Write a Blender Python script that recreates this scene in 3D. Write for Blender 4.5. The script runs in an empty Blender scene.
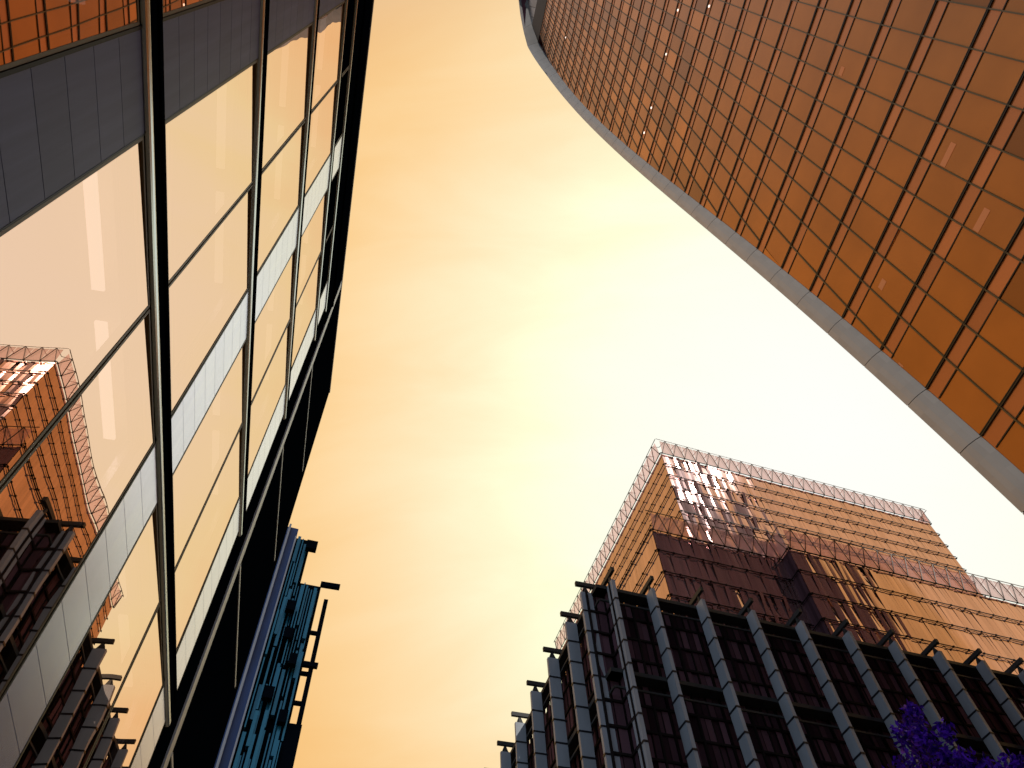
import bpy, bmesh, math, random
from mathutils import Vector, Matrix
random.seed(7)
S = bpy.context.scene
COL = S.collection
RAD = math.radians

# ------------------------------------------------------------------ camera
EYE = 1.6                                   # eye height above the pavement
FOC = 745.0
zen = Vector((-35.0, 471.6, -FOC)).normalized()          # world up seen in camera axes
fwd = (Vector((0, 0, -1)) - zen * (-zen.z)).normalized()
rgt = fwd.cross(zen)
cam_data = bpy.data.cameras.new('camera')
cam_data.sensor_width = 36.0
cam_data.lens = FOC / 1024.0 * 36.0
cam_data.clip_start = 0.05
cam_data.clip_end = 3000
cam = bpy.data.objects.new('camera', cam_data)
COL.objects.link(cam)
cam.matrix_world = Matrix(((rgt.x, rgt.y, rgt.z, 0), (fwd.x, fwd.y, fwd.z, 0), (zen.x, zen.y, zen.z, EYE), (0, 0, 0, 1)))
S.camera = cam
S.render.resolution_x, S.render.resolution_y = 1024, 768

# ------------------------------------------------------------------ sky, sun, exposure
SUN_AZ, SUN_EL = 112.0, 50.0
S.view_settings.view_transform = 'Standard'
S.view_settings.look = 'None'
S.view_settings.exposure = 0.0
S.view_settings.gamma = 1.0
W = bpy.data.worlds.new('World')
S.world = W
W.use_nodes = True
nt = W.node_tree
nt.nodes.clear()
def wn(t, **k):
    n = nt.nodes.new(t)
    for a, b in k.items():
        setattr(n, a, b)
    return n
def sph(az, el):
    a, e = RAD(az), RAD(el)
    return Vector((math.sin(a) * math.cos(e), math.cos(a) * math.cos(e), math.sin(e)))
GLOW = sph(34, 46.5)
tc = wn('ShaderNodeTexCoord')
nrm = wn('ShaderNodeVectorMath', operation='NORMALIZE')
nt.links.new(tc.outputs['Generated'], nrm.inputs[0])
# thin wind-drawn cloud: stretched noise that bends the glow a little
mp = wn('ShaderNodeMapping')
mp.inputs['Rotation'].default_value = (0, 0, RAD(35))
mp.inputs['Scale'].default_value = (1.6, 6.5, 2.5)
nt.links.new(nrm.outputs[0], mp.inputs['Vector'])
nz = wn('ShaderNodeTexNoise')
nz.inputs['Scale'].default_value = 1.7
nz.inputs['Detail'].default_value = 7
nz.inputs['Roughness'].default_value = 0.55
nz.inputs['Distortion'].default_value = 0.6
nt.links.new(mp.outputs[0], nz.inputs['Vector'])
dt = wn('ShaderNodeVectorMath', operation='DOT_PRODUCT')
nt.links.new(nrm.outputs[0], dt.inputs[0])
dt.inputs[1].default_value = GLOW
ac = wn('ShaderNodeMath', operation='ARCCOSINE')
nt.links.new(dt.outputs['Value'], ac.inputs[0])
sc = wn('ShaderNodeMath', operation='MULTIPLY_ADD')     # angle / 90 deg
sc.inputs[1].default_value = 2 / math.pi
nt.links.new(ac.outputs[0], sc.inputs[0])
cl = wn('ShaderNodeMath', operation='MULTIPLY_ADD')
cl.inputs[1].default_value = -0.12
cl.inputs[2].default_value = 0.06
nt.links.new(nz.outputs[0], cl.inputs[0])
nt.links.new(cl.outputs[0], sc.inputs[2])
rp = wn('ShaderNodeValToRGB')
rp.color_ramp.interpolation = 'B_SPLINE'
els = rp.color_ramp.elements
SKY = [(0.0, (1.60, 1.48, 0.98)), (0.18, (1.40, 1.24, 0.88)), (0.29, (1.10, 0.90, 0.61)), (0.40, (0.99, 0.70, 0.36)),
       (0.50, (0.95, 0.55, 0.20)), (0.64, (0.86, 0.45, 0.135)), (1.0, (0.62, 0.34, 0.12))]
while len(els) < len(SKY):
    els.new(0.5)
for e, (p, c) in zip(els, SKY):
    e.position = p
    e.color = (*c, 1)
nt.links.new(sc.outputs[0], rp.inputs[0])
bg = wn('ShaderNodeBackground')
bg.inputs['Strength'].default_value = 1.0
# cool blue added to the unseen sky behind the viewer, to tint the fins bluish
BACK = sph(195, 28)
dt2 = wn('ShaderNodeVectorMath', operation='DOT_PRODUCT')
nt.links.new(nrm.outputs[0], dt2.inputs[0])
dt2.inputs[1].default_value = BACK
mr = wn('ShaderNodeMapRange')
mr.interpolation_type = 'SMOOTHSTEP'
mr.inputs[1].default_value, mr.inputs[2].default_value = 0.30, 0.80
nt.links.new(dt2.outputs['Value'], mr.inputs[0])
bm_ = wn('ShaderNodeMix', data_type='RGBA')
nt.links.new(mr.outputs[0], bm_.inputs['Factor'])
nt.links.new(rp.outputs[0], bm_.inputs['A'])
bm_.inputs['B'].default_value = (0.42, 0.50, 0.62, 1)
nt.links.new(bm_.outputs['Result'], bg.inputs['Color'])
ow = wn('ShaderNodeOutputWorld')
nt.links.new(bg.outputs[0], ow.inputs['Surface'])

sun_d = bpy.data.lights.new('sun', 'SUN')
sun_d.energy = 4.0
sun_d.angle = RAD(0.6)
sun_d.color = (1.0, 0.93, 0.84)
sun = bpy.data.objects.new('sun', sun_d)
COL.objects.link(sun)
sun.rotation_euler = sph(SUN_AZ, SUN_EL).to_track_quat('Z', 'Y').to_euler()

# ------------------------------------------------------------------ materials
def mat(name, col, rough=0.5, metal=0.0, noise=None, spec=0.5, ior=1.5, island=0.0, bump=None, hue=None):
    m = bpy.data.materials.new(name)
    m.use_nodes = True
    t = m.node_tree
    b = t.nodes['Principled BSDF']
    b.inputs['Base Color'].default_value = (*col, 1)
    b.inputs['Roughness'].default_value = rough
    b.inputs['Metallic'].default_value = metal
    b.inputs['Specular IOR Level'].default_value = spec
    b.inputs['IOR'].default_value = ior
    src = None
    if noise:                                # (scale vector, amount)
        co = t.nodes.new('ShaderNodeTexCoord')
        mpn = t.nodes.new('ShaderNodeMapping')
        mpn.inputs['Scale'].default_value = noise[0]
        n = t.nodes.new('ShaderNodeTexNoise')
        n.inputs['Scale'].default_value = 1
        n.inputs['Detail'].default_value = 6
        t.links.new(co.outputs['Object'], mpn.inputs[0])
        t.links.new(mpn.outputs[0], n.inputs['Vector'])
        r = t.nodes.new('ShaderNodeMapRange')
        r.inputs[1].default_value, r.inputs[2].default_value = 0.25, 0.75
        r.inputs[3].default_value, r.inputs[4].default_value = 1 - noise[1], 1 + noise[1]
        t.links.new(n.outputs[0], r.inputs[0])
        src = r.outputs[0]
    if island:
        g = t.nodes.new('ShaderNodeNewGeometry')
        r = t.nodes.new('ShaderNodeMapRange')
        r.inputs[3].default_value, r.inputs[4].default_value = 1 - island, 1 + island
        t.links.new(g.outputs['Random Per Island'], r.inputs[0])
        if src:
            mm = t.nodes.new('ShaderNodeMath')
            mm.operation = 'MULTIPLY'
            t.links.new(src, mm.inputs[0])
            t.links.new(r.outputs[0], mm.inputs[1])
            src = mm.outputs[0]
        else:
            src = r.outputs[0]
    if src:
        mx = t.nodes.new('ShaderNodeVectorMath')
        mx.operation = 'SCALE'
        mx.inputs[0].default_value = col
        t.links.new(src, mx.inputs['Scale'])
        t.links.new(mx.outputs[0], b.inputs['Base Color'])
    if bump:                                 # (scale vector, strength, distance)
        co = t.nodes.new('ShaderNodeTexCoord')
        mpn = t.nodes.new('ShaderNodeMapping')
        mpn.inputs['Scale'].default_value = bump[0]
        n = t.nodes.new('ShaderNodeTexNoise')
        n.inputs['Scale'].default_value = 1
        n.inputs['Detail'].default_value = 2
        t.links.new(co.outputs['Object'], mpn.inputs[0])
        t.links.new(mpn.outputs[0], n.inputs['Vector'])
        bp = t.nodes.new('ShaderNodeBump')
        bp.inputs['Strength'].default_value = bump[1]
        bp.inputs['Distance'].default_value = bump[2]
        t.links.new(n.outputs[0], bp.inputs['Height'])
        t.links.new(bp.outputs[0], b.inputs['Normal'])
    return m

def glass_mat(name, tint, clear, rough=0.0, clear_tint=(1, 1, 1), bump=None, fres=None):
    """coated window glass: a mirror-like outer face that lets a part of the room through"""
    m = bpy.data.materials.new(name)
    m.use_nodes = True
    t = m.node_tree
    t.nodes.clear()
    g = t.nodes.new('ShaderNodeBsdfGlossy')
    g.inputs['Color'].default_value = (*tint, 1)
    g.inputs['Roughness'].default_value = rough
    tr = t.nodes.new('ShaderNodeBsdfTransparent')
    tr.inputs['Color'].default_value = (*clear_tint, 1)
    mx = t.nodes.new('ShaderNodeMixShader')
    mx.inputs[0].default_value = clear
    o = t.nodes.new('ShaderNodeOutputMaterial')
    t.links.new(g.outputs[0], mx.inputs[1])
    t.links.new(tr.outputs[0], mx.inputs[2])
    t.links.new(mx.outputs[0], o.inputs['Surface'])
    if bump:
        co = t.nodes.new('ShaderNodeTexCoord')
        mpn = t.nodes.new('ShaderNodeMapping')
        mpn.inputs['Scale'].default_value = bump[0]
        n = t.nodes.new('ShaderNodeTexNoise')
        n.inputs['Scale'].default_value = 1
        n.inputs['Detail'].default_value = 1
        t.links.new(co.outputs['Object'], mpn.inputs[0])
        t.links.new(mpn.outputs[0], n.inputs['Vector'])
        bp = t.nodes.new('ShaderNodeBump')
        bp.inputs['Strength'].default_value = bump[1]
        bp.inputs['Distance'].default_value = bump[2]
        t.links.new(n.outputs[0], bp.inputs['Height'])
        t.links.new(bp.outputs[0], g.inputs['Normal'])
    return m

def frit_mat(name, col, clear, clear_tint):
    """printed parapet glass: a milky coat with the view showing through"""
    m = bpy.data.materials.new(name)
    m.use_nodes = True
    t = m.node_tree
    t.nodes.clear()
    d = t.nodes.new('ShaderNodeBsdfDiffuse')
    d.inputs['Color'].default_value = (*col, 1)
    l = t.nodes.new('ShaderNodeBsdfTranslucent')
    l.inputs['Color'].default_value = (*col, 1)
    a = t.nodes.new('ShaderNodeMixShader')
    a.inputs[0].default_value = 0.45
    tr = t.nodes.new('ShaderNodeBsdfTransparent')
    tr.inputs['Color'].default_value = (*clear_tint, 1)
    mx = t.nodes.new('ShaderNodeMixShader')
    mx.inputs[0].default_value = clear
    o = t.nodes.new('ShaderNodeOutputMaterial')
    t.links.new(d.outputs[0], a.inputs[1])
    t.links.new(l.outputs[0], a.inputs[2])
    t.links.new(a.outputs[0], mx.inputs[1])
    t.links.new(tr.outputs[0], mx.inputs[2])
    t.links.new(mx.outputs[0], o.inputs['Surface'])
    return m

def lamp_mat(name, col, strength):
    m = bpy.data.materials.new(name)
    m.use_nodes = True
    b = m.node_tree.nodes['Principled BSDF']
    b.inputs['Base Color'].default_value = (0.8, 0.8, 0.8, 1)
    b.inputs['Emission Color'].default_value = (*col, 1)
    b.inputs['Emission Strength'].default_value = strength
    return m

M = {}
M['pier'] = mat('pale_blue_stone', (0.76, 0.78, 1.0), 0.22, 0.78, noise=((9, 9, 0.5), 0.06), island=0.03)
M['pier_shaded'] = mat('shaded_pier_stone', (0.115, 0.150, 0.33), 0.5, 0.0, noise=((9, 9, 0.5), 0.16), island=0.10, spec=0.25)  # dark copy of the pier stone: tower's shade and reflection put into the colour
M['black'] = mat('black_anodised_metal', (0.004, 0.007, 0.010), 0.35, spec=0.08)
M['black_matt'] = mat('black_matt_panel', (0.002, 0.004, 0.008), 0.6, spec=0.0)
M['trim'] = mat('satin_steel_trim', (0.62, 0.68, 0.66), 0.22, 0.9)
M['gasket'] = mat('olive_gasket', (0.16, 0.13, 0.06), 0.5)
M['strip'] = mat('pale_metal_strip', (0.52, 0.56, 0.60), 0.4, 0.2)
M['mirror'] = glass_mat('peach_coated_glass', (0.95, 0.66, 0.485), 0.12, bump=((0.6, 0.6, 0.6), 0.22, 0.02))
M['ceiling'] = mat('office_ceiling', (0.55, 0.45, 0.36), 0.9)
M['room'] = mat('office_wall', (0.28, 0.20, 0.14), 0.9)
M['tube'] = lamp_mat('lit_strip_lamp', (1.0, 0.82, 0.74), 1.3)
M['tube_dim'] = lamp_mat('dimmed_strip_lamp', (1.0, 0.80, 0.68), 0.35)
M['wtglass'] = mat('amber_solar_glass', (0.53, 0.195, 0.034), 0.13, 0.35, ior=1.5, island=0.40, noise=((0.25, 0.25, 0.25), 0.15))
M['wtspandrel'] = mat('amber_spandrel_glass', (0.66, 0.24, 0.075), 0.25, 0.35, island=0.15)
M['wtfin'] = mat('bronze_black_fin', (0.026, 0.023, 0.014), 0.35, 0.3)
M['wtmull'] = mat('bronze_mullion', (0.14, 0.105, 0.045), 0.4, 0.3)
M['wtband'] = mat('grey_aluminium_panel', (0.62, 0.54, 0.43), 0.42, 0.15, noise=((0.6, 0.6, 0.6), 0.05), island=0.05)
M['flank'] = mat('dark_louvred_flank', (0.100, 0.036, 0.052), 0.7, spec=0.1, noise=((1.2, 1.2, 0.03), 0.7))
M['fin'] = mat('blue_grey_stone_fin', (0.31, 0.355, 0.405), 0.55, noise=((0.8, 0.8, 0.25), 0.14))
M['pstrap'] = mat('dark_joint_strap', (0.006, 0.008, 0.014), 0.5)
M['pbeam'] = mat('dark_bronze_beam', (0.038, 0.042, 0.042), 0.5, spec=0.2)
M['pframe'] = mat('dark_window_frame', (0.018, 0.015, 0.015), 0.6, spec=0.02)
M['pglass'] = mat('dark_purple_glass', (0.080, 0.044, 0.056), 0.3, 0.0, spec=0.0, island=0.85)
M['shingle'] = mat('rose_mirror_shingle', (0.60, 0.43, 0.43), 0.05, 0.76, island=0.10, noise=((0.5, 0.5, 0.12), 0.12))
M['rod'] = mat('rust_brown_rod', (0.09, 0.05, 0.035), 0.5)
M['node'] = mat('black_clamp', (0.006, 0.005, 0.005), 0.6, spec=0.1)
M['screen'] = frit_mat('rose_parapet_glass', (0.90, 0.60, 0.60), 0.45, (1.0, 0.80, 0.76))
M['roof'] = mat('grey_roof', (0.12, 0.11, 0.10), 0.9)
M['bluewall'] = mat('blue_painted_wall', (0.036, 0.085, 0.25), 0.5, noise=((0.6, 0.6, 0.35), 0.35))
M['teal'] = mat('teal_glazed_louvre', (0.018, 0.20, 0.31), 0.25, 0.2, island=0.8)
M['navy'] = mat('navy_black_metal', (0.004, 0.008, 0.014), 0.5, spec=0.0)
M['leaf'] = mat('violet_leaf', (0.07, 0.009, 0.46), 0.6, spec=0.15, island=0.55)
M['bark'] = mat('dark_bark', (0.03, 0.022, 0.03), 0.9, noise=((6, 6, 2), 0.4))
M['asphalt'] = mat('asphalt', (0.05, 0.05, 0.05), 0.9, noise=((3, 3, 3), 0.25))
M['paving'] = mat('granite_paving', (0.24, 0.22, 0.20), 0.8, noise=((1.5, 1.5, 1.5), 0.2))
M['kerb'] = mat('granite_kerb', (0.30, 0.29, 0.27), 0.8, noise=((4, 4, 4), 0.2))
M['paint'] = mat('road_paint', (0.75, 0.70, 0.30), 0.7)

# ------------------------------------------------------------------ mesh helpers
class MB:
    def __init__(s):
        s.v, s.f, s.mi = [], [], []
    def quad(s, *p, mi=0):
        n = len(s.v)
        s.v += [Vector(q) for q in p]
        s.f.append(tuple(range(n, n + len(p))))
        s.mi.append(mi)
    def hexa(s, a, mi=0):                    # 8 corners: 4 bottom (ccw), 4 top
        n = len(s.v)
        s.v += [Vector(q) for q in a]
        for q in ((3, 2, 1, 0), (4, 5, 6, 7), (0, 1, 5, 4), (1, 2, 6, 5), (2, 3, 7, 6), (3, 0, 4, 7)):
            s.f.append(tuple(n + i for i in q))
            s.mi.append(mi)
    def rod(s, a, b, w, up=Vector((0, 0, 1)), w2=None, mi=0):
        a, b = Vector(a), Vector(b)
        d = (b - a)
        if d.length < 1e-6:
            return
        d.normalize()
        x = d.cross(up)
        if x.length < 1e-3:
            x = d.cross(Vector((1, 0.3, 0)))
        x.normalize()
        y = x.cross(d)
        w2 = w if w2 is None else w2
        x = x * (w / 2)
        y = y * (w2 / 2)
        s.hexa([a - x - y, a + x - y, a + x + y, a - x + y, b - x - y, b + x - y, b + x + y, b - x + y], mi)
    def cone(s, a, b, r0, r1, n=8, mi=0):
        a, b = Vector(a), Vector(b)
        d = (b - a).normalized()
        x = d.orthogonal().normalized()
        y = d.cross(x)
        k = len(s.v)
        for c, r in ((a, r0), (b, r1)):
            for i in range(n):
                t = 2 * math.pi * i / n
                s.v.append(c + (x * math.cos(t) + y * math.sin(t)) * r)
        for i in range(n):
            j = (i + 1) % n
            s.f.append((k + i, k + j, k + n + j, k + n + i))
            s.mi.append(mi)
        s.f.append(tuple(k + i for i in reversed(range(n))))
        s.f.append(tuple(k + n + i for i in range(n)))
        s.mi += [mi, mi]
    def build(s, name, mats, parent=None, smooth=False):
        me = bpy.data.meshes.new(name)
        o0 = parent.matrix_world.translation if parent and parent.type == 'EMPTY' else Vector((0, 0, 0))
        root = parent
        while root is not None and root.parent is not None:
            root = root.parent
        base = Vector(root['_base']) if root is not None and '_base' in root else Vector((0, 0, 0))
        me.from_pydata([tuple(q - base) for q in s.v], [], s.f)
        mats = mats if isinstance(mats, (list, tuple)) else [mats]
        for m in mats:
            me.materials.append(m)
        me.polygons.foreach_set('material_index', s.mi)
        if smooth:
            me.polygons.foreach_set('use_smooth', [True] * len(me.polygons))
        me.update()
        o = bpy.data.objects.new(name, me)
        COL.objects.link(o)
        if parent is not None:
            o.parent = parent
        return o

def thing(name, label, cat, base, group=None):
    o = bpy.data.objects.new(name, None)
    COL.objects.link(o)
    o.location = base
    o['_base'] = tuple(base)
    o.empty_display_size = 1.0
    o['label'] = label
    o['category'] = cat
    if group:
        o['group'] = group
    return o

def structure(o):
    o['kind'] = 'structure'
    return o

# ------------------------------------------------------------------ ground (below the frame)
b = MB()
b.quad((-700, -700, -0.13), (700, -700, -0.13), (700, 700, -0.13), (-700, 700, -0.13))
structure(b.build('ground', M['asphalt']))

AZF = RAD(-16.2)                             # direction of the left street front
FU = Vector((math.sin(AZF), math.cos(AZF), 0))
FN = Vector((math.cos(AZF), -math.sin(AZF), 0))   # outward, towards the street
def F(s, q, z):                              # s along the front, q outwards from the glass (glass 2.5 m left of the eye)
    return FU * s + FN * (q - 2.5) + Vector((0, 0, z + EYE))
def G(s, q, z):
    return FU * s + FN * q + Vector((0, 0, z))
def strip(name, s0, s1, q0, q1, z0, z1, m):
    b = MB()
    b.hexa([G(s0, q0, z0), G(s1, q0, z0), G(s1, q1, z0), G(s0, q1, z0), G(s0, q0, z1), G(s1, q0, z1), G(s1, q1, z1), G(s0, q1, z1)])
    return structure(b.build(name, m))
strip('pavement', -60, 75, -2.3, 1.6, -0.2, 0.0, M['paving'])
strip('kerb', -60, 75, 1.603, 1.9, -0.2, 0.004, M['kerb'])
strip('road', -60, 75, 1.9, 9.2, -0.2, -0.122, M['asphalt'])
strip('kerb', -60, 75, 9.2, 9.5, -0.2, 0.004, M['kerb'])
strip('pavement', -60, 75, 9.503, 24.0, -0.2, 0.0, M['paving'])
for q in (2.15, 2.35, 8.75, 8.95):
    strip('road_marking', -60, 75, q, q + 0.09, -0.15, -0.118, M['paint'])

# ------------------------------------------------------------------ left office building
def fbox(mb, s0, s1, q0, q1, z0, z1, mi=0):
    mb.hexa([F(s0, q0, z0), F(s1, q0, z0), F(s1, q1, z0), F(s0, q1, z0), F(s0, q0, z1), F(s1, q0, z1), F(s1, q1, z1), F(s0, q1, z1)], mi)

office = thing('office_building', 'glass fronted office block with pale stone bands and black floor channels, filling the left side', 'building', F(4, -8, -EYE))
S0, S1, SEND = -15.7, 10.95, 16.45
LEV = [-1.6, 3.0, 7.0, 10.98, 14.9, 18.75, 20.55]        # floor lines above the eye
PIER, PITCH = 1.38, 4.27
for li in range(len(LEV) - 1):
    za, zb = LEV[li] + (0.22 if li else 0.0), LEV[li + 1] - 0.25
    top = li == len(LEV) - 2
    # room behind the glass
    k = -4
    while PIER + PITCH * k < S1 - 0.3:
        p0 = PIER + PITCH * k
        p1 = p0 + 0.84
        b = MB()
        n = max(1, int(round((zb - za) / 0.46)))
        for i in range(n):
            h = (zb - za) / n
            fbox(b, p0, p1, -0.30, 0.0, za + i * h + 0.004, za + (i + 1) * h - 0.004)
        b.build('stone_pier', M['pier'] if k > 0 else M['pier_shaded'], office)  # nearer piers get the copy with the tower's shade painted in
        b = MB()
        fbox(b, p0 - 0.03, p0 - 0.001, -0.2, 0.005, za, zb)
        b.build('pier_joint', M['black'], office)
        b = MB()
        fbox(b, p1 + 0.001, p1 + 0.016, -0.2, 0.002, za, zb)
        b.build('pier_joint', M['black'], office)
        w0, w1 = p1 + 0.02, PIER + PITCH * (k + 1) - 0.035
        if w1 < S1 + 0.5 and w0 < S1 - 1:
            md = (w0 + w1) / 2
            for a0, a1 in ((w0, md - 0.012), (md + 0.012, w1)):
                b = MB()
                e = 0.028
                fbox(b, a0, a0 + e, -0.10, -0.001, za + 0.02, zb - 0.02)
                fbox(b, a1 - e, a1, -0.10, -0.001, za + 0.02, zb - 0.02)
                fbox(b, a0 + e, a1 - e, -0.10, -0.001, za + 0.02, za + 0.02 + e)
                fbox(b, a0 + e, a1 - e, -0.10, -0.001, zb - 0.02 - e, zb - 0.02)
                wobj = b.build('window', M['gasket'], office)
                b = MB()
                j = [random.uniform(-0.003, 0.003) + v for v in (-0.010, 0.010, 0.010)]
                j.append(j[0] + j[2] - j[1])
                b.quad(F(a0 + e, -0.016 + j[0], za + 0.03), F(a1 - e, -0.016 + j[1], za + 0.03), F(a1 - e, -0.016 + j[2], zb - 0.03), F(a0 + e, -0.016 + j[3], zb - 0.03))
                b.build('glass_pane', M['black_matt'] if top else M['mirror'], wobj)
            b = MB()
            fbox(b, md - 0.011, md + 0.011, -0.09, -0.025, za, zb)
            b.build('mullion', M['black'], office)
        k += 1
    # floor line above this storey: steel trim below, deep dark groove above
    zl = LEV[li + 1]
    b = MB()
    fbox(b, S0, S1 + 0.02, -0.25, -0.012, zl - 0.25, zl - 0.225)
    fbox(b, S0, S1 + 0.02, -0.25, 0.022, zl - 0.11, zl + 0.05)
    fbox(b, S0, S1 + 0.02, -0.25, -0.14, zl + 0.05, zl + 0.15)
    fbox(b, S0, S1 + 0.02, -0.25, 0.012, zl + 0.15, zl + 0.22)
    ch = b.build('floor_channel', M['black_matt'], office)
    b = MB()
    prof = [(-0.01, -0.222), (0.026, -0.215), (0.034, -0.19), (0.036, -0.15), (0.030, -0.12), (-0.01, -0.115)]
    for (qa, ha), (qb, hb) in zip(prof, prof[1:]):
        b.quad(F(S0, qa, zl + ha), F(S1 + 0.02, qa, zl + ha), F(S1 + 0.02, qb, zl + hb), F(S0, qb, zl + hb))
    b.build('steel_trim', M['trim'], ch)
    b = MB()
    fbox(b, S0, S1, -7.0, -0.31, zl - 0.20, zl + 0.15)
    b.build('floor_slab', M['ceiling'], office)
    b = MB()
    fbox(b, S0, S1, -7.2, -7.0, za - 0.2, zb)
    b.build('room_wall', M['room'], office)
    if not top:
        for k in range(-4, 3):
            for u0, u1 in ((1.22, 2.37), (2.72, 4.15)):
                a = PIER + PITCH * k + u0
                c = PIER + PITCH * k + u1
                if c < S1 - 0.3:
                    b = MB()
                    fbox(b, a, c, -0.47, -0.36, zl - 0.42, zl - 0.38)
                    b.build('light_strip', M['tube'] if k == 0 and li == 1 else M['tube_dim'], office)
# parapet
b = MB()
fbox(b, S0, S1 + 0.7, -0.5, 0.0, 20.77, 24.12)
fbox(b, S0, S1 + 0.7, -0.5, 0.05, 22.0, 22.06)
b.build('parapet', M['black_matt'], office)
b = MB()
fbox(b, S0, SEND, -0.52, 0.03, 24.123, 24.17)
b.build('coping', M['strip'], office)
b = MB()
fbox(b, S0, S1 + 0.72, -8, -0.5, 23.2, 23.4)
b.build('roof', M['roof'], office)
# black corner bay beyond the last pier
b = MB()
fbox(b, S1 + 0.02, S1 + 0.70, -0.6, -0.02, -EYE, 20.767)
b.build('corner_panel', M['black_matt'], office)
b = MB()
fbox(b, S1 + 0.703, S1 + 0.95, -0.3, 0.012, -EYE, 24.10)
b.build('corner_strip', M['strip'], office)
b = MB()
fbox(b, S1 + 0.953, SEND, -6, 0.0, -EYE, 24.12)
b.build('dark_bay', M['black_matt'], office)
for zl in (7.0, 10.98, 14.9, 18.75):
    b = MB()
    fbox(b, S1 + 0.96, SEND - 0.6, 0.0, 0.02, zl - 0.11, zl - 0.04)
    b.build('floor_strip', M['strip'], office)
b = MB()
fbox(b, S0, S1, -8.2, -7.9, -EYE, 24.1)
fbox(b, S0, S0 + 0.3, -7.9, -0.31, -EYE, 24.1)
b.build('rear_wall', M['black_matt'], office)

# ------------------------------------------------------------------ curved tower on the right
PX = [6.909144164653393e-08, -2.6816088840884433e-05, 0.003630103351480456, -0.308363495880934, 28.630225558166515]
PY = [7.038012883918033e-08, -3.888674425431976e-05, 0.00589160825273088, -0.3023482437669835, 27.371317324618776]
def poly(p, z):
    r = 0.0
    for c in p:
        r = r * z + c
    return r
# above the top floor the edge bends back over the roof garden: height, inner x, y, outer x, y
CROWN = [(144.0, poly(PX, 144.0), poly(PY, 144.0), poly(PX, 144.0) - 1.94, poly(PY, 144.0) + 0.48), (147.5, 8.35, 17.80, 6.78, 18.60), (152.0, 8.00, 15.50, 6.56, 16.45), (155.0, 7.95, 14.10, 6.50, 14.30), (160.0, 8.30, 10.50, 6.70, 10.60)]
def crown(z, i):
    for p, q in zip(CROWN, CROWN[1:]):
        if z <= q[0] or q is CROWN[-1]:
            f = (z - p[0]) / (q[0] - p[0])
            return p[i] + (q[i] - p[i]) * f
def XE(z):
    return crown(z, 1) if z > 144 else poly(PX, z)
def YE(z):
    return crown(z, 2) if z > 144 else poly(PY, z)
def T(y, z, out=0.0):
    """point on the tower front at depth y and height z above the eye, 'out' metres in front of it"""
    t = YE(z) - y
    a = 0.275 + 0.0003 * max(0.0, z - 100)
    x = XE(z) + a * t - 0.0012 * min(t, 40) * t
    n = Vector((-0.955, -0.245, -0.13))
    return Vector((x, y, z + EYE)) + n * out
tower = thing('curved_tower', 'amber glazed high-rise leaning out overhead with a pale grey curved edge, upper right', 'tower', (45, 12, 0))
ZF = [4.0 * k for k in range(37)]            # floor lines: 28 + 4k match the photograph
YMIN = -42.0
def ylist(z, y1):
    n = 28
    return [YMIN + (y1 - YMIN) * i / n for i in range(n + 1)]
MULL = [(-40.0 + 1.75 * i) for i in range(52)]
def YM(y0, z):                               # a mullion leans towards the eye as it rises
    k = 0.105 * (max(0.0, y0) / 21.0) ** 1.25
    return y0 - k * (z - 44.0)
OFFS = 0.06 
def project(p):
    w = p - Vector((0, 0, EYE))
    c = Vector((w.x * rgt.x + w.y * fwd.x + w.z * zen.x, w.x * rgt.y + w.y * fwd.y + w.z * zen.y, w.x * rgt.z + w.y * fwd.z + w.z * zen.z))
    if c.z > -0.01:
        return None
    return 512 - FOC * c.x / c.z, 384 + FOC * c.y / c.z
cells = []
for k in range(len(ZF) - 1):
    za, zb = ZF[k], ZF[k + 1]
    zt = zb - 0.95                            # transom: spandrel above it, vision pane below
    for y0, y1 in zip(MULL, MULL[1:]):
        quadp, spand = [], []
        def cl(y, z):
            return max(YMIN, min(y, YE(z) - 0.02))
        a = [cl(YM(y0, z), z) for z in (za, zt, zb)]
        c = [cl(YM(y1, z), z) for z in (za, zt, zb)]
        if c[0] - a[0] < 0.03 and c[2] - a[2] < 0.03:
            continue
        j = [random.uniform(-0.012, 0.012) for _ in range(3)]
        pane = [T(a[0], za, j[0]), T(c[0], za, j[1]), T(c[1], zt, j[2]), T(a[1], zt, j[0] + j[2] - j[1])]
        sp = [T(a[1], zt, 0.0), T(c[1], zt, 0.0), T(c[2], zb, 0.0), T(a[2], zb, 0.0)]
        cells.append((pane, sp, k))
def in_area(pane):
    q = [project(p) for p in pane]
    if any(p is None for p in q):
        return 0
    cx = sum(p[0] for p in q) / 4
    cy = sum(p[1] for p in q) / 4
    if not (-5 < cx < 1029 and -5 < cy < 773):
        return 0
    return abs(sum(q[i][0] * q[(i + 1) % 4][1] - q[(i + 1) % 4][0] * q[i][1] for i in range(4))) / 2
order = sorted(range(len(cells)), key=lambda i: -in_area(cells[i][0]))
rest = MB()
near = set(order[:100])
for i, (pane, sp, k) in enumerate(cells):
    if i in near:
        b = MB()
        b.quad(*pane)
        b.build('window_pane', M['wtglass'], tower)
    else:
        rest.quad(*pane)
o = rest.build('window_panes', M['wtglass'], tower)
o['kind'] = 'stuff'
for k in range(len(ZF) - 1):
    b = MB()
    for pane, sp, kk in cells:
        if kk == k:
            b.quad(*sp)
    b.build('spandrel_band', M['wtspandrel'], tower)
def sweep(mb, pts_fn, ys, o0, o1, h0, h1, z):
    prev = None
    for y in ys:
        p = [pts_fn(y, z + h0, o0), pts_fn(y, z + h0, o1), pts_fn(y, z + h1, o1), pts_fn(y, z + h1, o0)]
        if prev:
            for i in range(4):
                j = (i + 1) % 4
                mb.quad(prev[i], prev[j], p[j], p[i])
        else:
            mb.quad(*p)
        prev = p
    mb.quad(*reversed(prev))
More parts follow.
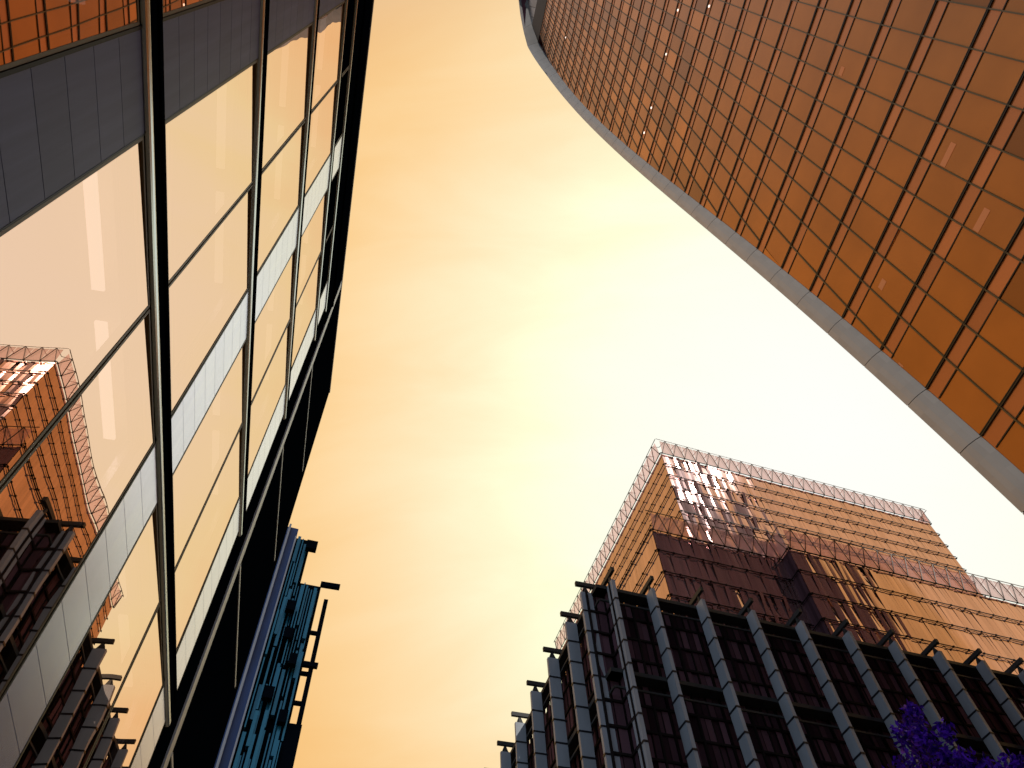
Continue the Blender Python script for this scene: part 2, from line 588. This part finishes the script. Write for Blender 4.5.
for z in ZF:
    ys = ylist(z, YE(z) - 0.03)
    b = MB()
    sweep(b, T, ys, 0.01, 0.085, -0.075, -0.025, z)
    sweep(b, T, ys, 0.01, 0.085, 0.025, 0.075, z)
    f = b.build('floor_fin', M['wtfin'], tower)
    b = MB()
    sweep(b, T, ys, 0.01, 0.06, -0.03, 0.03, z)
    b.build('fin_slot', M['wtmull'], f)
    b = MB()
    sweep(b, T, ys, 0.006, 0.05, -0.98, -0.92, z)
    b.build('transom', M['wtfin'], tower)
for y0 in MULL:
    b = MB()
    pts = []
    for z in ZF:
        y = YM(y0, z)
        if YMIN < y < YE(z) - 0.05:
            pts.append((y, z))
    for (ya, za), (yb, zb) in zip(pts, pts[1:]):
        b.rod(T(ya, za, 0.04), T(yb, zb, 0.04), 0.07, up=Vector((-0.955, -0.245, -0.13)), w2=0.08)
    if b.f:
        b.build('mullion', M['wtmull'], tower)
# rounded grey edge: runs up the corner, storey-high panels
def EDGE(z, t):                              # t 0 = against the glass, 1 = outer edge
    top = max(0.0, min(1.0, (z - 92) / 56.0))
    dx = -0.78 - 1.15 * top ** 1.5
    dy = 1.02 - 0.55 * top ** 1.5
    bul = math.sin(math.pi * t) * 0.06
    if 130 < z <= 144:
        f = (z - 130) / 14.0
        dx, dy = dx + (-1.94 - dx) * f, dy + (0.48 - dy) * f
    elif z > 144:
        dx, dy = crown(z, 3) - crown(z, 1), crown(z, 4) - crown(z, 2)
    return Vector((XE(z) + dx * t - bul, YE(z) + dy * t - bul, z + EYE))
ZB = [4.0 * k for k in range(41)]
for za, zb in zip(ZB, ZB[1:]):
    b = MB()
    nz_ = 4
    for i in range(nz_):
        z0 = za + 0.02 + (zb - za - 0.04) * i / nz_
        z1 = za + 0.02 + (zb - za - 0.04) * (i + 1) / nz_
        for j in range(4):
            t0, t1 = j / 4, (j + 1) / 4
            b.quad(EDGE(z0, t0), EDGE(z0, t1), EDGE(z1, t1), EDGE(z1, t0))
    b.build('edge_panel', M['wtband'], tower)
b = MB()
for za, zb in zip(ZB, ZB[1:]):
    e = Vector((0.06, -0.02, 0))
    b.quad(EDGE(za, 0) + e, EDGE(za, 1) + e, EDGE(zb, 1) + e, EDGE(zb, 0) + e)
b.build('edge_backing', M['wtfin'], tower)
# far flank, rear and roof
FLD = Vector((math.sin(RAD(84)), math.cos(RAD(84)), 0))
b = MB()
zs = [8.0 * k for k in range(20)]
zs[-1] = 160.0
for za, zb in zip(zs, zs[1:]):
    qa, qb = EDGE(za, 1) + Vector((0.05, 0, 0)), EDGE(zb, 1) + Vector((0.05, 0, 0))
    n = 24
    for i in range(n):
        L0, L1 = 104.0 * i / n, 104.0 * (i + 1) / n
        b.quad(qa + FLD * L0, qa + FLD * L1, qb + FLD * L1, qb + FLD * L0)
b.build('flank_wall', M['flank'], tower)
b = MB()
ZT = 144.0
# dark band over the top floor, then the glazed garden storey
def wall_rows(mb, zlist, step, gap):
    for za, zb in zip(zlist, zlist[1:]):
        y = YMIN
        while y < YE(za) - 0.05:
            ya, yb = min(y + step - gap, YE(za) - 0.02), min(y + step - gap, YE(zb) - 0.02)
            y0b = min(y, YE(zb) - 0.03)
            mb.quad(T(y, za), T(ya, za), T(yb, zb), T(y0b, zb))
            y += step
wall_rows(b, [144.14, 145.8, 147.5], 1.5, 0.0)
b.build('dark_band', M['wtfin'], tower)
b = MB()
wall_rows(b, [147.55, 149.7, 152, 153.5, 155, 157.5, 160], 1.5, 0.05)
b.build('garden_glazing', mat('grey_garden_glass', (0.16, 0.18, 0.20), 0.2, 0.3, island=0.3), tower)
b = MB()
p0, p1 = EDGE(160, 1), T(YMIN, 160)
b.quad(p1, EDGE(160, 0), p0, p0 + FLD * 104, p1 + Vector((96, -10, 0)))
b.build('roof', M['roof'], tower)
b = MB()
b.quad(T(YMIN, 0), T(YMIN, 160), T(YMIN, 160) + Vector((90, -10, 0)), T(YMIN, 0) + Vector((90, -10, 0)))
b.build('near_flank', M['flank'], tower)
# small lit downlights seen through the panes
for px, py in ((676, 3), (702, 12), (663, 54), (649, 102), (640, 133), (565, 37)):
    best = min(cells, key=lambda c: (sum((project(p) or (9e9, 9e9))[0] for p in c[1]) / 4 - px) ** 2 + (sum((project(p) or (9e9, 9e9))[1] for p in c[1]) / 4 - py) ** 2)
    c = sum((p for p in best[1]), Vector()) / 4
    n = Vector((-0.955, -0.245, -0.13))
    b = MB()
    b.cone(c + n * 0.01, c + n * 0.05, 0.13, 0.12, 10)
    b.build('downlight', lamp_mat('lit_downlight', (1.0, 0.88, 0.75), 1.6), tower)

glow_m = lamp_mat('pane_reflection_streak', (0.70, 0.22, 0.07), 0.28)  # reflection streaks on the panes, painted as glowing strips
glow_m.node_tree.nodes['Principled BSDF'].inputs['Base Color'].default_value = (0.35, 0.12, 0.04, 1)
for px, py, f0, f1 in ((960, 168, .3, .95), (985, 222, .35, .95), (912, 366, .3, .8), (905, 300, .5, .8), (872, 62, .6, .9)):
    best = min(cells, key=lambda c: (sum((project(p) or (9e9, 9e9))[0] for p in c[0]) / 4 - px) ** 2 + (sum((project(p) or (9e9, 9e9))[1] for p in c[0]) / 4 - py) ** 2)
    p0, p1, p2, p3 = best[0]
    n = Vector((-0.955, -0.245, -0.13)) * 0.02
    h0 = random.uniform(0.62, 0.74)
    b = MB()
    lo = [p0.lerp(p3, h0), p1.lerp(p2, h0)]
    hi = [p0.lerp(p3, h0 + 0.13), p1.lerp(p2, h0 + 0.13)]
    q = [lo[0].lerp(lo[1], f0), lo[0].lerp(lo[1], f1), hi[0].lerp(hi[1], f1), hi[0].lerp(hi[1], f0)]
    b.hexa([v - n for v in q] + [v + n for v in q])
    b.build('light_strip', glow_m, tower)

# ------------------------------------------------------------------ terraced building straight ahead
AR, AL = RAD(67.5), RAD(-20.5)
UR = Vector((math.sin(AR), math.cos(AR), 0))
UL = Vector((math.sin(AL), math.cos(AL), 0))
C0 = Vector((5.21, 44.92, 0))
NR = Vector((math.sin(RAD(157.5)), math.cos(RAD(157.5)), 0))   # outward from the right-hand face
NL = Vector((math.sin(RAD(-110.5)), math.cos(RAD(-110.5)), 0))
def Q(a, b_, z):
    return C0 + UR * a + UL * b_ + Vector((0, 0, z + EYE))
terr = thing('terraced_building', 'stepped block with blue-grey vertical fins below rose and amber mirror-glass terraces', 'building', (22, 62, 0))
ZTOP = 41.2
GAPS = [1.54, 5.02] + [9.50 + 4.66 * i for i in range(11)]
GAPL = [1.63, 5.31] + [9.95 + 4.72 * i for i in range(9)]
STRAP = [ZTOP - 1.95 * i for i in range(1, 21)]
LEDGE = [ZTOP - 7.7 * i for i in range(0, 6)]
for face, gaps in (('R', GAPS), ('L', GAPL)):
    u, n = (UR, NR) if face == 'R' else (UL, NL)
    inn = -n
    def X(a, o, z):                           # o outward from the fin line
        return C0 + u * a + n * o + Vector((0, 0, z + EYE))
    def xb(mb, a0, a1, o0, o1, z0, z1, mi=0):
        mb.hexa([X(a0, o0, z0), X(a1, o0, z0), X(a1, o1, z0), X(a0, o1, z0), X(a0, o0, z1), X(a1, o0, z1), X(a1, o1, z1), X(a0, o1, z1)], mi)
    for a in gaps:
        b = MB()
        zs = [ZTOP] + STRAP
        for z1, z0 in zip(zs, zs[1:]):
            xb(b, a - 0.15, a + 0.15, -0.48, 0.48, z0 + 0.05, z1 - 0.05)
        fin = b.build('stone_fin', M['fin'], terr)
        for z in STRAP:
            b = MB()
            xb(b, a - 0.18, a + 0.18, -0.62, 0.52, z - 0.07, z + 0.07)
            b.build('joint_strap', M['pstrap'], fin)
        b = MB()
        xb(b, a - 0.13, a + 0.13, -2.2, 0.78, ZTOP + 0.62, ZTOP + 1.0)
        xb(b, a - 0.06, a + 0.06, -0.10, 0.10, ZTOP - 0.04, ZTOP + 0.62)
        b.quad(X(a, -0.35, ZTOP - 0.02), X(a, 0.35, ZTOP - 0.02), X(a, 0.10, ZTOP + 0.6), X(a, -0.10, ZTOP + 0.6))
        b.build('outrigger', M['pbeam'], terr)
    amax = gaps[-1] + 2
    for i, z in enumerate(LEDGE):
        b = MB()
        xb(b, 0.47, amax, -1.5, -0.46, z - 0.30, z + 0.02)
        xb(b, 0.60, amax, -0.60, -0.47, z - 1.55, z - 1.40)
        b.build('ledge', M['pbeam'], terr)
    # glazing between the fins
    edges = [0.0] + gaps + [amax]
    for a0, a1 in zip(edges, edges[1:]):
        for z1, z0 in zip(LEDGE, LEDGE[1:]):
            b = MB()
            n_ = 4 if a1 - a0 > 4 else (3 if a1 - a0 > 3 else 1)
            w = (a1 - a0) / n_
            for i in range(n_ + 1):
                aa = a0 + w * i
                if i % 2 == 0 or n_ < 4:
                    xb(b, aa - 0.07, aa + 0.07, -1.55, -1.30, z0, z1)
                else:
                    xb(b, aa - 0.035, aa + 0.035, -1.55, -1.42, z0, z1)
            for i in range(1, 4):
                zz = z1 - 1.95 * i
                xb(b, a0 + 0.08, a1 - 0.08, -1.55, -1.36, zz - 0.09, zz + 0.09)
            wobj = b.build('window', M['pframe'], terr)
            b = MB()
            for i in range(n_ * 2):
                for j in range(4):
                    s0 = a0 + w * i / 2 + 0.03
                    s1 = a0 + w * (i + 1) / 2 - 0.03
                    h0 = z1 - 1.95 * (j + 1) + 0.05
                    h1 = z1 - 1.95 * j - 0.05
                    t = [random.uniform(-0.02, 0.02) for _ in range(3)]
                    o = -1.48 + random.choice((0, 0, -0.10))
                    b.quad(X(s0, o + t[0], h0), X(s1, o + t[1], h0), X(s1, o + t[2], h1), X(s0, o + t[0] + t[2] - t[1], h1))
            b.build('glass', M['pglass'], wobj)
# body behind the glazing and the flat roof of the lower block
AE, BE = 62.0, 46.0
def box_ab(mb, a0, a1, b0, b1, z0, z1):
    mb.hexa([Q(a0, b0, z0), Q(a1, b0, z0), Q(a1, b1, z0), Q(a0, b1, z0), Q(a0, b0, z1), Q(a1, b0, z1), Q(a1, b1, z1), Q(a0, b1, z1)])
b = MB()
box_ab(b, 1.7, AE, 1.7, BE, -EYE, ZTOP - 0.3)
b.build('lower_body', M['node'], terr)

def terrace(a0, a1, b0, b1, zbase, ztop, row, lattice, left_lat, pitch, uneven, dark_end=False):
    """one set-back storey block: shingled mirror glass in rows, clamp rails, zig-zag parapet lattice"""
    zl = ztop - lattice
    b = MB()
    box_ab(b, a0 + 0.5, a1 - 0.5, b0 + 0.5, b1, zbase, zl - 0.05)
    b.build('terrace_body', M['shingle'], terr)
    for face in ('R', 'L', 'E'):
        if face == 'R':
            P = lambda s, o, z: Q(a0, b0, z) + UR * s + NR * o
            L = a1 - a0
        elif face == 'L':
            P = lambda s, o, z: Q(a0, b0, z) + UL * s + NL * o
            L = b1 - b0
        else:
            P = lambda s, o, z: Q(a1, b0, z) + UL * s - NL * o
            L = b1 - b0
        nrow = int((zl - zbase) / row) + 1
        for r in range(nrow):
            z1 = zl - r * row
            z0 = max(z1 - row + 0.02, zbase + 0.32)
            if z1 - z0 < 0.3:
                continue
            b = MB()
            s = 0.0
            while s < L - 0.05:
                w = min(0.40, L - s)
                calm = 0.25 if face != 'R' else 1.0               # each pane is turned and leant a little
                old = face == 'R' and s < uneven                  # the first bays hang less true than the rest
                wild = 2.6 if old and random.random() < 0.22 else 1.0
                ty = random.gauss(0, 0.020 if old else 0.007) * calm * wild
                tx = 0.012 + random.gauss(0, 0.024 if old else 0.009) * calm * wild
                hh = z1 - z0
                q = [0.05 - ty * w / 2, 0.05 + ty * w / 2, 0.05 + ty * w / 2 - tx * hh, 0.05 - ty * w / 2 - tx * hh]
                b.quad(P(s + 0.002, q[0], z0), P(s + w - 0.002, q[1], z0), P(s + w - 0.002, q[2], z1), P(s + 0.002, q[3], z1))
                s += 0.40
            b.build('glass_row', M['pglass'] if dark_end and face == 'L' else M['shingle'], terr)
            b = MB()
            b.rod(P(-0.2, 0.22, z1), P(L, 0.22, z1), 0.075)
            s = 0.0
            while s <= L:
                b.rod(P(s, 0.0, z1), P(s, 0.24, z1), 0.05)
                b.rod(P(s - 0.08, 0.23, z1), P(s + 0.08, 0.23, z1), 0.15)
                s += pitch
            b.build('clamp_rail', M['node'], terr)
        if face == 'L' and not left_lat:
            continue
        # parapet: outer rail carried on zig-zag struts, with a rose glass screen
        b = MB()
        b.rod(P(-0.5, 0.55, ztop), P(L + 0.3, 0.55, ztop), 0.06)
        s = 0.0
        while s < L:
            e = min(s + pitch, L)
            m = (s + e) / 2
            b.rod(P(s, 0.28, zl), P(m, 0.55, ztop), 0.075)
            b.rod(P(m, 0.55, ztop), P(e, 0.28, zl), 0.075)
            b.rod(P(s, 0.0, ztop - 0.9), P(m, 0.55, ztop), 0.045)
            s = e
        lt = b.build('parapet_lattice', M['rod'], terr)
        b = MB()
        s = 0.0
        while s < L:
            e = min(s + pitch, L)
            b.quad(P(s + 0.03, 0.22, zl + 0.1), P(e - 0.03, 0.22, zl + 0.1), P(e - 0.03, 0.42, ztop - 0.12), P(s + 0.03, 0.42, ztop - 0.12))
            s = e
        b.build('glass_screen', M['screen'], lt)
    b = MB()
    b.quad(Q(a0 + .02, b0 + .02, zl - 0.02), Q(a1 - .02, b0 + .02, zl - 0.02), Q(a1 - .02, b1, zl - 0.02), Q(a0 + .02, b1, zl - 0.02))
    b.build('terrace_roof', M['roof'], terr)
terrace(8.9, 24.6, 3.0, 44.0, ZTOP - 0.3, 54.6, 2.7, 2.2, False, 1.55, 20)
terrace(23.3, 61.0, 1.5, 44.0, ZTOP - 0.3, 55.2, 2.9, 2.6, True, 1.75, 9.5, True)
terrace(16.2, 56.0, 7.0, 46.0, 52.0, 74.5, 2.1, 2.3, True, 1.55, 12.5)

# ------------------------------------------------------------------ slim louvred block beyond the office building
slim = thing('louvred_building', 'slim dark block with blue end wall and teal louvres, seen past the black office corner', 'building', (-16, 38, 0))
def LZ(az, d, z):
    a = RAD(az)
    return Vector((math.sin(a) * d, math.cos(a) * d, z + EYE))
BD = Vector((math.sin(RAD(-22)), math.cos(RAD(-22)), 0))
def vslab(mb, az0, d0, az1, d1, z1, depth, z0=-EYE):
    p, q = LZ(az0, d0, 0), LZ(az1, d1, 0)
    c = [p, q, q + BD * depth, p + BD * depth]
    mb.hexa([Vector((v.x, v.y, z0 + EYE)) for v in c] + [Vector((v.x, v.y, z1 + EYE)) for v in c])
D = 38.0
def ht(el, d=D):
    return d * math.tan(RAD(el))
b = MB()
vslab(b, -25.6, D, -23.75, D, ht(45.25), 14)
b.build('end_wall', M['bluewall'], slim)
b = MB()
vslab(b, -24.75, D - 0.25, -24.55, D - 0.25, ht(45.3), 0.2)
vslab(b, -23.86, D - 0.2, -23.72, D - 0.2, ht(44.6), 0.2)
b.build('edge_trim', M['strip'], slim)
b = MB()
vslab(b, -23.7, D + 0.6, -20.2, D + 0.6, ht(41.6, D + 0.6), 14)
vslab(b, -23.7, D + 0.5, -22.2, D + 0.5, ht(44.6, D + 0.5), 9)
b.build('core_wall', M['navy'], slim)
random.seed(21)
nl = 13
for i in range(nl):
    az = -23.55 + (3.25 / nl) * i
    b = MB()
    topel = 44.8 - 0.12 * i if az < -22.3 else 41.5 - 0.1 * (az + 22.3)
    z = ht(topel)
    while z > 3:
        h = random.uniform(2.0, 4.6)
        if random.random() > 0.12:
            dd = random.uniform(-0.35, 0.25)
            b = MB()
            vslab(b, az, D + dd, az + random.choice((0.07, 0.1, 0.16, 0.28)), D + dd, z, 0.35, z - h + 0.15)
            b.build('louvre', M['teal'], slim)
        z -= h
b = MB()
for (az, el, w) in ((-22.6, 44.3, 1.1), (-22.9, 40.0, 0.8), (-22.5, 38.2, 0.8), (-21.5, 36.6, 0.7), (-22.8, 34.3, 0.8), (-21.2, 33.0, 0.7)):
    b = MB()
    vslab(b, az, D - 0.5, az + w, D - 0.5, ht(el), 0.4, ht(el) - 0.7)
    b.build('bracket_box', M['navy'], slim)
b = MB()
vslab(b, -19.66, D - 0.1, -19.28, D - 0.1, ht(40.75), 0.25, ht(32.4))
vslab(b, -20.7, D - 0.1, -19.2, D - 0.1, ht(32.5), 0.6, 0)
b.build('mast', M['navy'], slim)
for q0, q1, el, dd, hh in ((-20.3, -19.5, 38.6, 0, .16), (-20.3, -19.5, 35.9, 0, .16), (-20.3, -19.5, 34.0, 0, .16), (-20.3, -18.45, 41.85, -.2, .32), (-20.2, -18.95, 36.35, -.3, .28)):
    b = MB()
    vslab(b, q0, D + dd, q1, D + dd, ht(el), 0.25, ht(el) - hh)
    b.build('cross_arm', M['navy'], slim)

# ------------------------------------------------------------------ tree with violet leaves
random.seed(5)
TD = 17.0
def ray(px, py, d):
    c = Vector((px - 512, -(py - 384), -FOC))
    w = Vector((c.dot(rgt), c.dot(fwd), c.dot(zen)))
    h = math.hypot(w.x, w.y)
    w = w * (d / h)
    return Vector((w.x, w.y, w.z + EYE))
tb = ray(930, 768, TD)
base = Vector((tb.x + 0.4, tb.y, 0))
tree = thing('street_tree', 'violet leaved tree whose crown tip rises at the lower right edge of the view', 'tree', base)
clumps = []
for px, py, r, d in ((914, 716, .26, 0), (904, 734, .30, .3), (921, 742, .34, -.2), (946, 732, .22, .2), (945, 757, .32, .1), (922, 772, .5, .3), (966, 764, .28, -.2),
                     (905, 775, .36, -.2), (984, 784, .4, .1), (1014, 766, .24, .2), (1026, 788, .4, .3), (955, 800, .7, 0), (1000, 815, .7, .4), (905, 812, .5, .3)):
    clumps.append((ray(px, py, TD + d), r))
cz = clumps[0][0].z
for i in range(34):
    t = random.random()
    an = random.uniform(0, 6.283)
    rr = (0.5 + 1.9 * t) * random.uniform(0.5, 1)
    clumps.append((Vector((base.x + 0.2 + rr * math.cos(an), base.y + rr * math.sin(an), cz - 1.7 - 3.0 * t)), random.uniform(0.5, 0.85)))
b = MB()
fork = base + Vector((0.05, 0.1, 3.6))
b.cone(base, fork, 0.17, 0.12, 10)
mid = fork + Vector((0.05, 0, 2.0))
b.cone(fork, mid, 0.12, 0.07, 8)
trunk = b.build('trunk', M['bark'], tree, True)
b = MB()
for c, r in clumps:
    j = fork.lerp(mid, random.random())
    k = j.lerp(c, 0.55) + Vector((random.uniform(-.15, .15), random.uniform(-.15, .15), 0.1))
    b.cone(j, k, 0.035, 0.02, 5)
    b.cone(k, c, 0.02, 0.006, 5)
b.build('branches', M['bark'], tree, True)
b = MB()
for c, r in clumps:
    for _ in range(int(420 * r ** 1.6) + 60):
        v = Vector((random.gauss(0, 1), random.gauss(0, 1), random.gauss(0, 1.25)))
        v = v.normalized() * r * random.random() ** 0.45 * random.uniform(0.8, 1.25)
        p = c + v
        d = Vector((random.gauss(0, 1), random.gauss(0, 1), random.gauss(0.2, 0.7))).normalized()
        x = d.orthogonal().normalized()
        x = (Matrix.Rotation(random.uniform(0, 6.28), 3, d) @ x)
        y = d.cross(x)
        l, w = random.uniform(0.055, 0.10), random.uniform(0.028, 0.05)
        b.quad(p - x * l, p + y * w + d * 0.012, p + x * l, p - y * w + d * 0.012)
b.build('crown', M['leaf'], tree)

for o in list(COL.objects):
    if '_base' in o:
        del o['_base']
